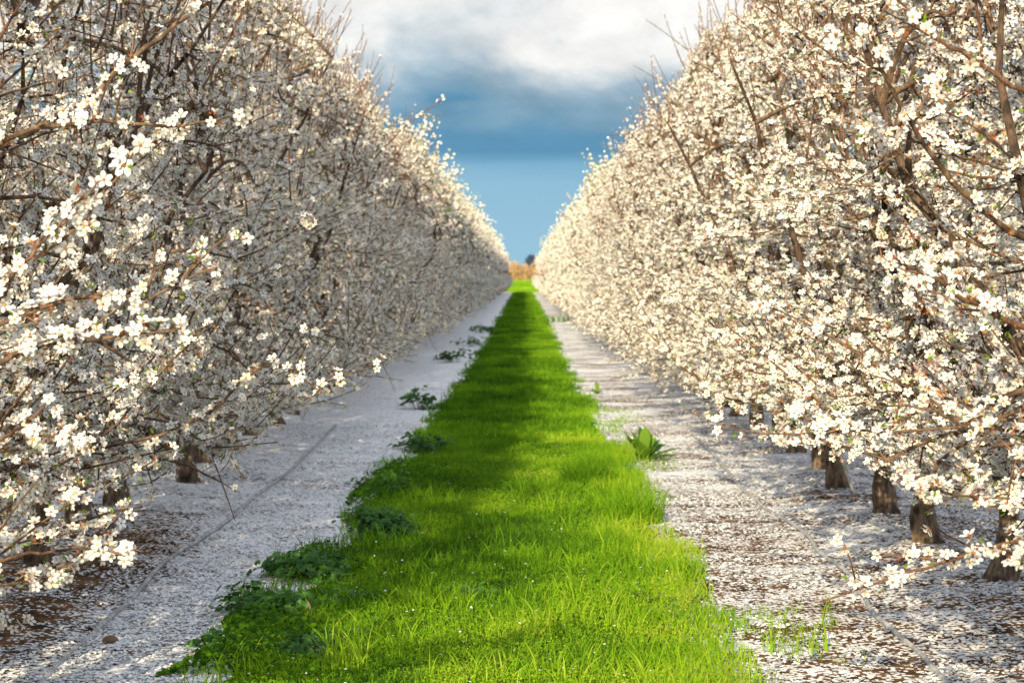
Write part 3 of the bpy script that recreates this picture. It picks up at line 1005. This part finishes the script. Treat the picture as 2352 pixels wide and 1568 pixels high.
def lance_leaf(mb, base, direction, length, width, droop, rng, tint, segs=7, ruffle=0.12):
    dh = np.array([direction[0], direction[1], 0.0])
    hn = np.linalg.norm(dh)
    dh = dh / (hn + 1e-9)
    side = np.array([-dh[1], dh[0], 0])
    up = direction[2]
    V, F_ = [], []
    for k in range(segs + 1):
        t_ = k / segs
        c = base + dh * (hn * length * t_) + np.array([0, 0, up * length * t_ - droop * length * t_ ** 2])
        wv = width * (0.18 + math.sin(math.pi * min(1, t_ * 0.92 + 0.06)) ** 0.8) * (1 if t_ < 1 else 0.05)
        rf = ruffle * width * math.sin(k * 2.3 + tint * 20)
        V += [c - side * wv + np.array([0, 0, wv * 0.35 + rf]), c, c + side * wv + np.array([0, 0, wv * 0.35 - rf])]
    for k in range(segs):
        b = 3 * k
        F_ += [(b, b + 1, b + 4, b + 3), (b + 1, b + 2, b + 5, b + 4)]
    mb.add(np.array(V), [(np.array(F_), 0)], tint)


M_DOCK = thin_mat('dock_leaf', None, 0.35, 'tint', [(0.0, (0.05, 0.14, 0.02)), (0.5, (0.11, 0.26, 0.02)), (1.0, (0.24, 0.40, 0.03))], gloss=0.03)


def dock(px, py, size, n, seed, label):
    rng = np.random.default_rng(seed)
    root = obj('dock_plant', None, None, Gp(px, py))
    tag(root, label, 'weed')
    mb = MB()
    for k in range(n):
        a = k * 2.4 + rng.normal(0, 0.3)
        e = rng.uniform(0.25, 1.25) if k > 2 else 1.4
        v = (math.cos(a) * math.cos(e), math.sin(a) * math.cos(e), math.sin(e))
        lance_leaf(mb, np.array([0, 0, 0.0]), v, size * rng.uniform(0.7, 1.05), size * rng.uniform(0.10, 0.15), rng.uniform(0.05, 0.35) * (1 if k > 2 else 0.2), rng, float(rng.uniform(0.2, 1.0)))
    mb.build('leaves', [M_DOCK], root, True, True)
    st = MB()
    tube(st, [(0, 0, -0.02), (0, 0, 0.05), (0.01, 0, 0.12)], [0.012, 0.01, 0.006], 6)
    st.build('stem', [M_STEM], root)


dock(1480, 1058, 0.40, 18, 3, 'broad-leaved dock plant standing on the right grass edge by the petals')
dock(1372, 905, 0.22, 8, 4, 'small reddish-green rosette weed on the right petal strip')


def tuft(px, py, rad, hgt, n, seed, label, tint=0.5, cat='grass tuft', wd=(0.004, 0.008)):
    rng = np.random.default_rng(seed)
    c = Gp(px, py)
    mb = MB()
    a = rng.uniform(0, 6.283, n)
    r_ = rad * np.sqrt(rng.random(n))
    x, y = c[0] + np.cos(a) * r_, c[1] + np.sin(a) * r_
    blades(mb, x, y, hgt * rng.uniform(0.55, 1.1, n), rng.uniform(wd[0], wd[1], n), rng.normal(tint, 0.12, n), rng.uniform(0.15, 0.75, n), rng, 4)
    me = mb.mesh('grass_tuft', [M_GRASS], False, True)
    co = np.empty(len(me.vertices) * 3, np.float32)
    me.vertices.foreach_get('co', co)
    co = co.reshape(-1, 3) - c.astype(np.float32)
    me.vertices.foreach_set('co', co.reshape(-1))
    o = obj('grass_tuft', me, None, c)
    tag(o, label, cat)


tuft(1345, 1120, 0.22, 0.30, 480, 1, 'dark tall grass tuft just inside the strip, below and left of the dock plant', 0.34)
tuft(1455, 1200, 0.22, 0.28, 560, 2, 'arching bright grass tuft on the right edge below the dock plant', 0.55)
tuft(1560, 1330, 0.16, 0.15, 260, 3, 'short grass tuft on the right edge nearer than the arching one', 0.5)
tuft(790, 1545, 0.10, 0.24, 60, 4, 'long yellow-green blades at the bottom edge of the picture', 0.8)
tuft(1000, 1400, 0.22, 0.15, 260, 5, 'sunlit grass tuft in the middle beside the shade line', 0.66)
tuft(1830, 1500, 0.16, 0.20, 40, 6, 'thin seeding grass stalks on the petals at bottom right', 0.72)
tuft(1900, 1440, 0.05, 0.22, 9, 7, 'few pale grass stalks behind the drip hose on the right', 0.8)
tuft(1260, 740, 0.8, 0.4, 150, 8, 'dark distant grass tuft on the far right grass edge', 0.3, wd=(0.012, 0.03))

# a dry seed head in the grass on the left
M_DRY = thin_mat('dry_straw', (0.55, 0.45, 0.30), 0.2)
c = Gp(712, 1455)
root = obj('dry_grass_stalk', None, None, c)
tag(root, 'single dry straw-coloured seed head above the shaded left grass', 'dry grass')
st = MB()
tube(st, [(0.01, 0, -0.01), (0.005, 0, 0.05), (0, 0, 0.10)], 0.0015, 4)
st.build('stem', [M_DRY], root)
sh = MB()
tube(sh, [(0, 0, 0.095), (-0.004, 0, 0.115), (-0.011, 0, 0.135), (-0.017, 0, 0.155)], [0.003, 0.007, 0.006, 0.001], 6)
sh.build('seed_head', [M_DRY], root)

# ------------------------------------------------------------------ drip hoses, stones, stick
m_hose, t = mat('hose_plastic')
pos = t.n('ShaderNodeNewGeometry').outputs['Position']
c_ = t.mix(t.smooth(t.noise(pos, 14.0, 3.0), 0.4, 0.65), (0.30, 0.30, 0.30), (0.55, 0.545, 0.54))
pr = t.n('ShaderNodeBsdfPrincipled', {'Base Color': c_, 'Roughness': 0.6})
t.n('ShaderNodeOutputMaterial', {0: pr.outputs[0]})


def hose(pix, label, r_=0.014):
    pts = [Gp(*p_) for p_ in pix]
    pts = np.array(pts)
    tt = np.linspace(0, len(pts) - 1, len(pts) * 8)
    fp = np.stack([np.interp(tt, np.arange(len(pts)), pts[:, a]) for a in range(3)], 1)
    for _ in range(6):
        fp[1:-1] = 0.25 * fp[:-2] + 0.5 * fp[1:-1] + 0.25 * fp[2:]
    fp[:, 2] = ground_z(fp[:, 0], fp[:, 1]) + r_ * 0.9 - 0.010 * np.clip(0.3 + vnoise(fp[:, 1] * 1.7, fp[:, 1] * 0, 61), 0, 1)
    c = fp[0].copy()
    mb_ = MB()
    tube(mb_, fp - c, r_, 8)
    o = mb_.build('irrigation_hose', [m_hose], None, True)
    o.location = c
    tag(o, label, 'hose', 'drip hoses along the tree rows')


hose([(20, 1640), (130, 1530), (215, 1455), (290, 1390), (345, 1325), (400, 1275), (500, 1218), (545, 1180), (575, 1150), (640, 1105), (690, 1060), (715, 1035), (770, 980)],
     'grey drip hose lying on the white petals beside the left tree row')
hose([(2230, 1640), (2170, 1560), (2090, 1480), (2010, 1420), (1985, 1360), (1950, 1320), (1880, 1270), (1860, 1235), (1800, 1195), (1750, 1165), (1690, 1110), (1640, 1045), (1590, 1000)],
     'grey drip hose winding over petals below the right tree row')

m_stone, t = mat('earth_clod')
pos = t.n('ShaderNodeTexCoord').outputs['Object']
c_ = t.mix(t.noise(pos, 40.0, 4.0), (0.13, 0.07, 0.04), (0.36, 0.22, 0.13))
pr = t.n('ShaderNodeBsdfDiffuse', {0: c_})
t.n('ShaderNodeOutputMaterial', {0: pr.outputs[0]})


def clod(px, py, r_, seed, label):
    import bmesh
    bm = bmesh.new()
    bmesh.ops.create_icosphere(bm, subdivisions=3, radius=r_)
    rng = np.random.default_rng(seed)
    dirs = rng.normal(size=(7, 3))
    for v in bm.verts:
        q = np.array(v.co) / r_
        f = 1 + sum(0.10 * math.sin(3.1 * float(q @ dd) + k_) for k_, dd in enumerate(dirs)) / 1.6
        v.co = Vector((q[0] * 1.25 * f, q[1] * f, q[2] * 0.75 * f)) * r_
    me = bpy.data.meshes.new('earth_clod')
    bm.to_mesh(me)
    bm.free()
    me.materials.append(m_stone)
    for p_ in me.polygons:
        p_.use_smooth = True
    g = Gp(px, py)
    o = obj('earth_clod', me, None, (g[0], g[1], g[2] + r_ * 0.45))
    tag(o, label, 'clod')


clod(246, 1480, 0.030, 1, 'brown earth clod on the petals right of the left drip hose')
clod(372, 1490, 0.012, 2, 'tiny dark clod on the petals between hose and mallow')
clod(490, 1510, 0.011, 3, 'tan pebble lying at the foot of the small mallow')
clod(2150, 1230, 0.022, 4, 'brown clod in the shade by the right trunks')

# pale stick leaning on a trunk in the right row
M_STICK = bark('pale_wood', (0.55, 0.48, 0.40), (0.78, 0.72, 0.62), 60, 0.2)
tl = TREES[('right', 7)].location
bot = np.array([tl.x + 0.055, tl.y - 0.27, float(ground_z(tl.x + 0.055, tl.y - 0.27))])
mb = MB()
tube(mb, np.array([(0, 0, -0.01), (-0.05, 0.08, 0.17), (-0.10, 0.165, 0.34)]), [0.012, 0.015, 0.017], 6)
o = mb.build('wooden_stick', [M_STICK], None, True)
o.location = bot
tag(o, 'pale wooden stick leaning against a right-row trunk, catching the sun', 'stick')

# ------------------------------------------------------------------ beyond the orchard
M_TAN = thin_mat('dry_twigs', None, 0.3, colors=[(0.3, (0.58, 0.38, 0.19)), (0.7, (0.80, 0.58, 0.34))], nscale=0.8)
M_DARK = thin_mat('hazy_dark_foliage', None, 0.1, colors=[(0.3, (0.06, 0.11, 0.18)), (0.7, (0.10, 0.15, 0.22))], nscale=0.5)  # blue of the distance haze is put into the foliage colour


def shrub(x, y, h_, w_, n, seed, label, group):
    rng = np.random.default_rng(seed)
    root = obj('dry_shrub', None, None, (x, y, float(ground_z(x, y)) - 0.02))
    tag(root, label, 'shrub', group)
    mb_ = MB()
    for k in range(n):
        a = rng.uniform(0, 6.283)
        r_ = w_ * math.sqrt(rng.random()) * 0.5
        tip = np.array([math.cos(a) * r_ * 1.4, math.sin(a) * r_ * 1.4, h_ * rng.uniform(0.45, 1.0) * (1 - 0.35 * (r_ / w_ * 2) ** 2)])
        b = np.array([math.cos(a) * r_ * 0.4, math.sin(a) * r_ * 0.4, 0])
        tube(mb_, curve(b, tip, rng.normal(0, 0.08, 3), 4), np.linspace(0.03, 0.014, 4), 3)
    mb_.build('stems', [M_TAN], root)
    fb = MB()
    m_ = n * 9
    a = rng.uniform(0, 6.283, m_)
    r_ = w_ * np.sqrt(rng.random(m_)) * 0.62
    zz = h_ * rng.uniform(0.08, 0.98, m_) * (1 - 0.35 * (r_ / w_ * 2) ** 2)
    stamp(fb, QV * np.array([0.5, 1.6, 1]), [(QF1, 0), (QF2, 0)], np.stack([np.cos(a) * r_, np.sin(a) * r_, zz], 1), rng.normal(size=(m_, 3)), rng.uniform(0.05, 0.12, m_), rng)
    fb.build('foliage', [M_TAN], root)


for k, (x, h_, w_) in enumerate([(-6.6, 3.8, 2.2), (-4.6, 4.2, 2.3), (-2.9, 4.3, 2.0), (-1.35, 3.1, 1.9), (0.1, 2.7, 1.7), (1.7, 2.9, 1.9), (3.4, 3.2, 2.2), (5.4, 3.3, 2.4)]):
    shrub(x, 303 + 0.9 * (k % 3), h_, w_, 150, 60 + k, 'tan leafless shrub closing the far end of the green aisle', 'tan shrubs at the end of the aisle')


def dark_tree(x, y, h_, w_, n, seed, label):
    rng = np.random.default_rng(seed)
    root = obj('distant_tree', None, None, (x, y, float(ground_z(x, y))))
    tag(root, label, 'tree')
    tb = MB()
    tube(tb, [(0, 0, -0.1), (0.05, 0, h_ * 0.35), (0, 0, h_ * 0.8)], [0.25, 0.2, 0.06], 7)
    for k in range(9):
        a = k * 2.4
        b = np.array([0, 0, h_ * (0.3 + 0.05 * k)])
        tube(tb, curve(b, b + np.array([math.cos(a) * w_ * 0.35, math.sin(a) * w_ * 0.35, h_ * 0.2]), (0, 0, 0.1), 4), np.linspace(0.1, 0.03, 4), 4)
    tb.build('trunk', [M_TWIG], root)
    fb = MB()
    cc = rng.normal(size=(26, 3))
    cc /= np.linalg.norm(cc, axis=1, keepdims=True)
    cc = cc * np.array([w_ * 0.38, w_ * 0.38, h_ * 0.27]) * rng.uniform(0.5, 1, (26, 1)) + np.array([0, 0, h_ * 0.66])
    pos = np.repeat(cc, n // 26, 0)
    pos = pos + rng.normal(0, w_ * 0.09, pos.shape)
    stamp(fb, QV, [(QF1, 0), (QF2, 0)], pos, rng.normal(size=pos.shape), rng.uniform(0.10, 0.24, len(pos)), rng)
    fb.build('crown', [M_DARK], root)


dark_tree(2.6, 600, 6.9, 4.6, 3000, 5, 'dark blue-grey round tree far behind the tan shrubs')
dark_tree(-0.6, 606, 3.6, 3.6, 1600, 6, 'lower dark tree beside the round one, barely above the tan shrubs')
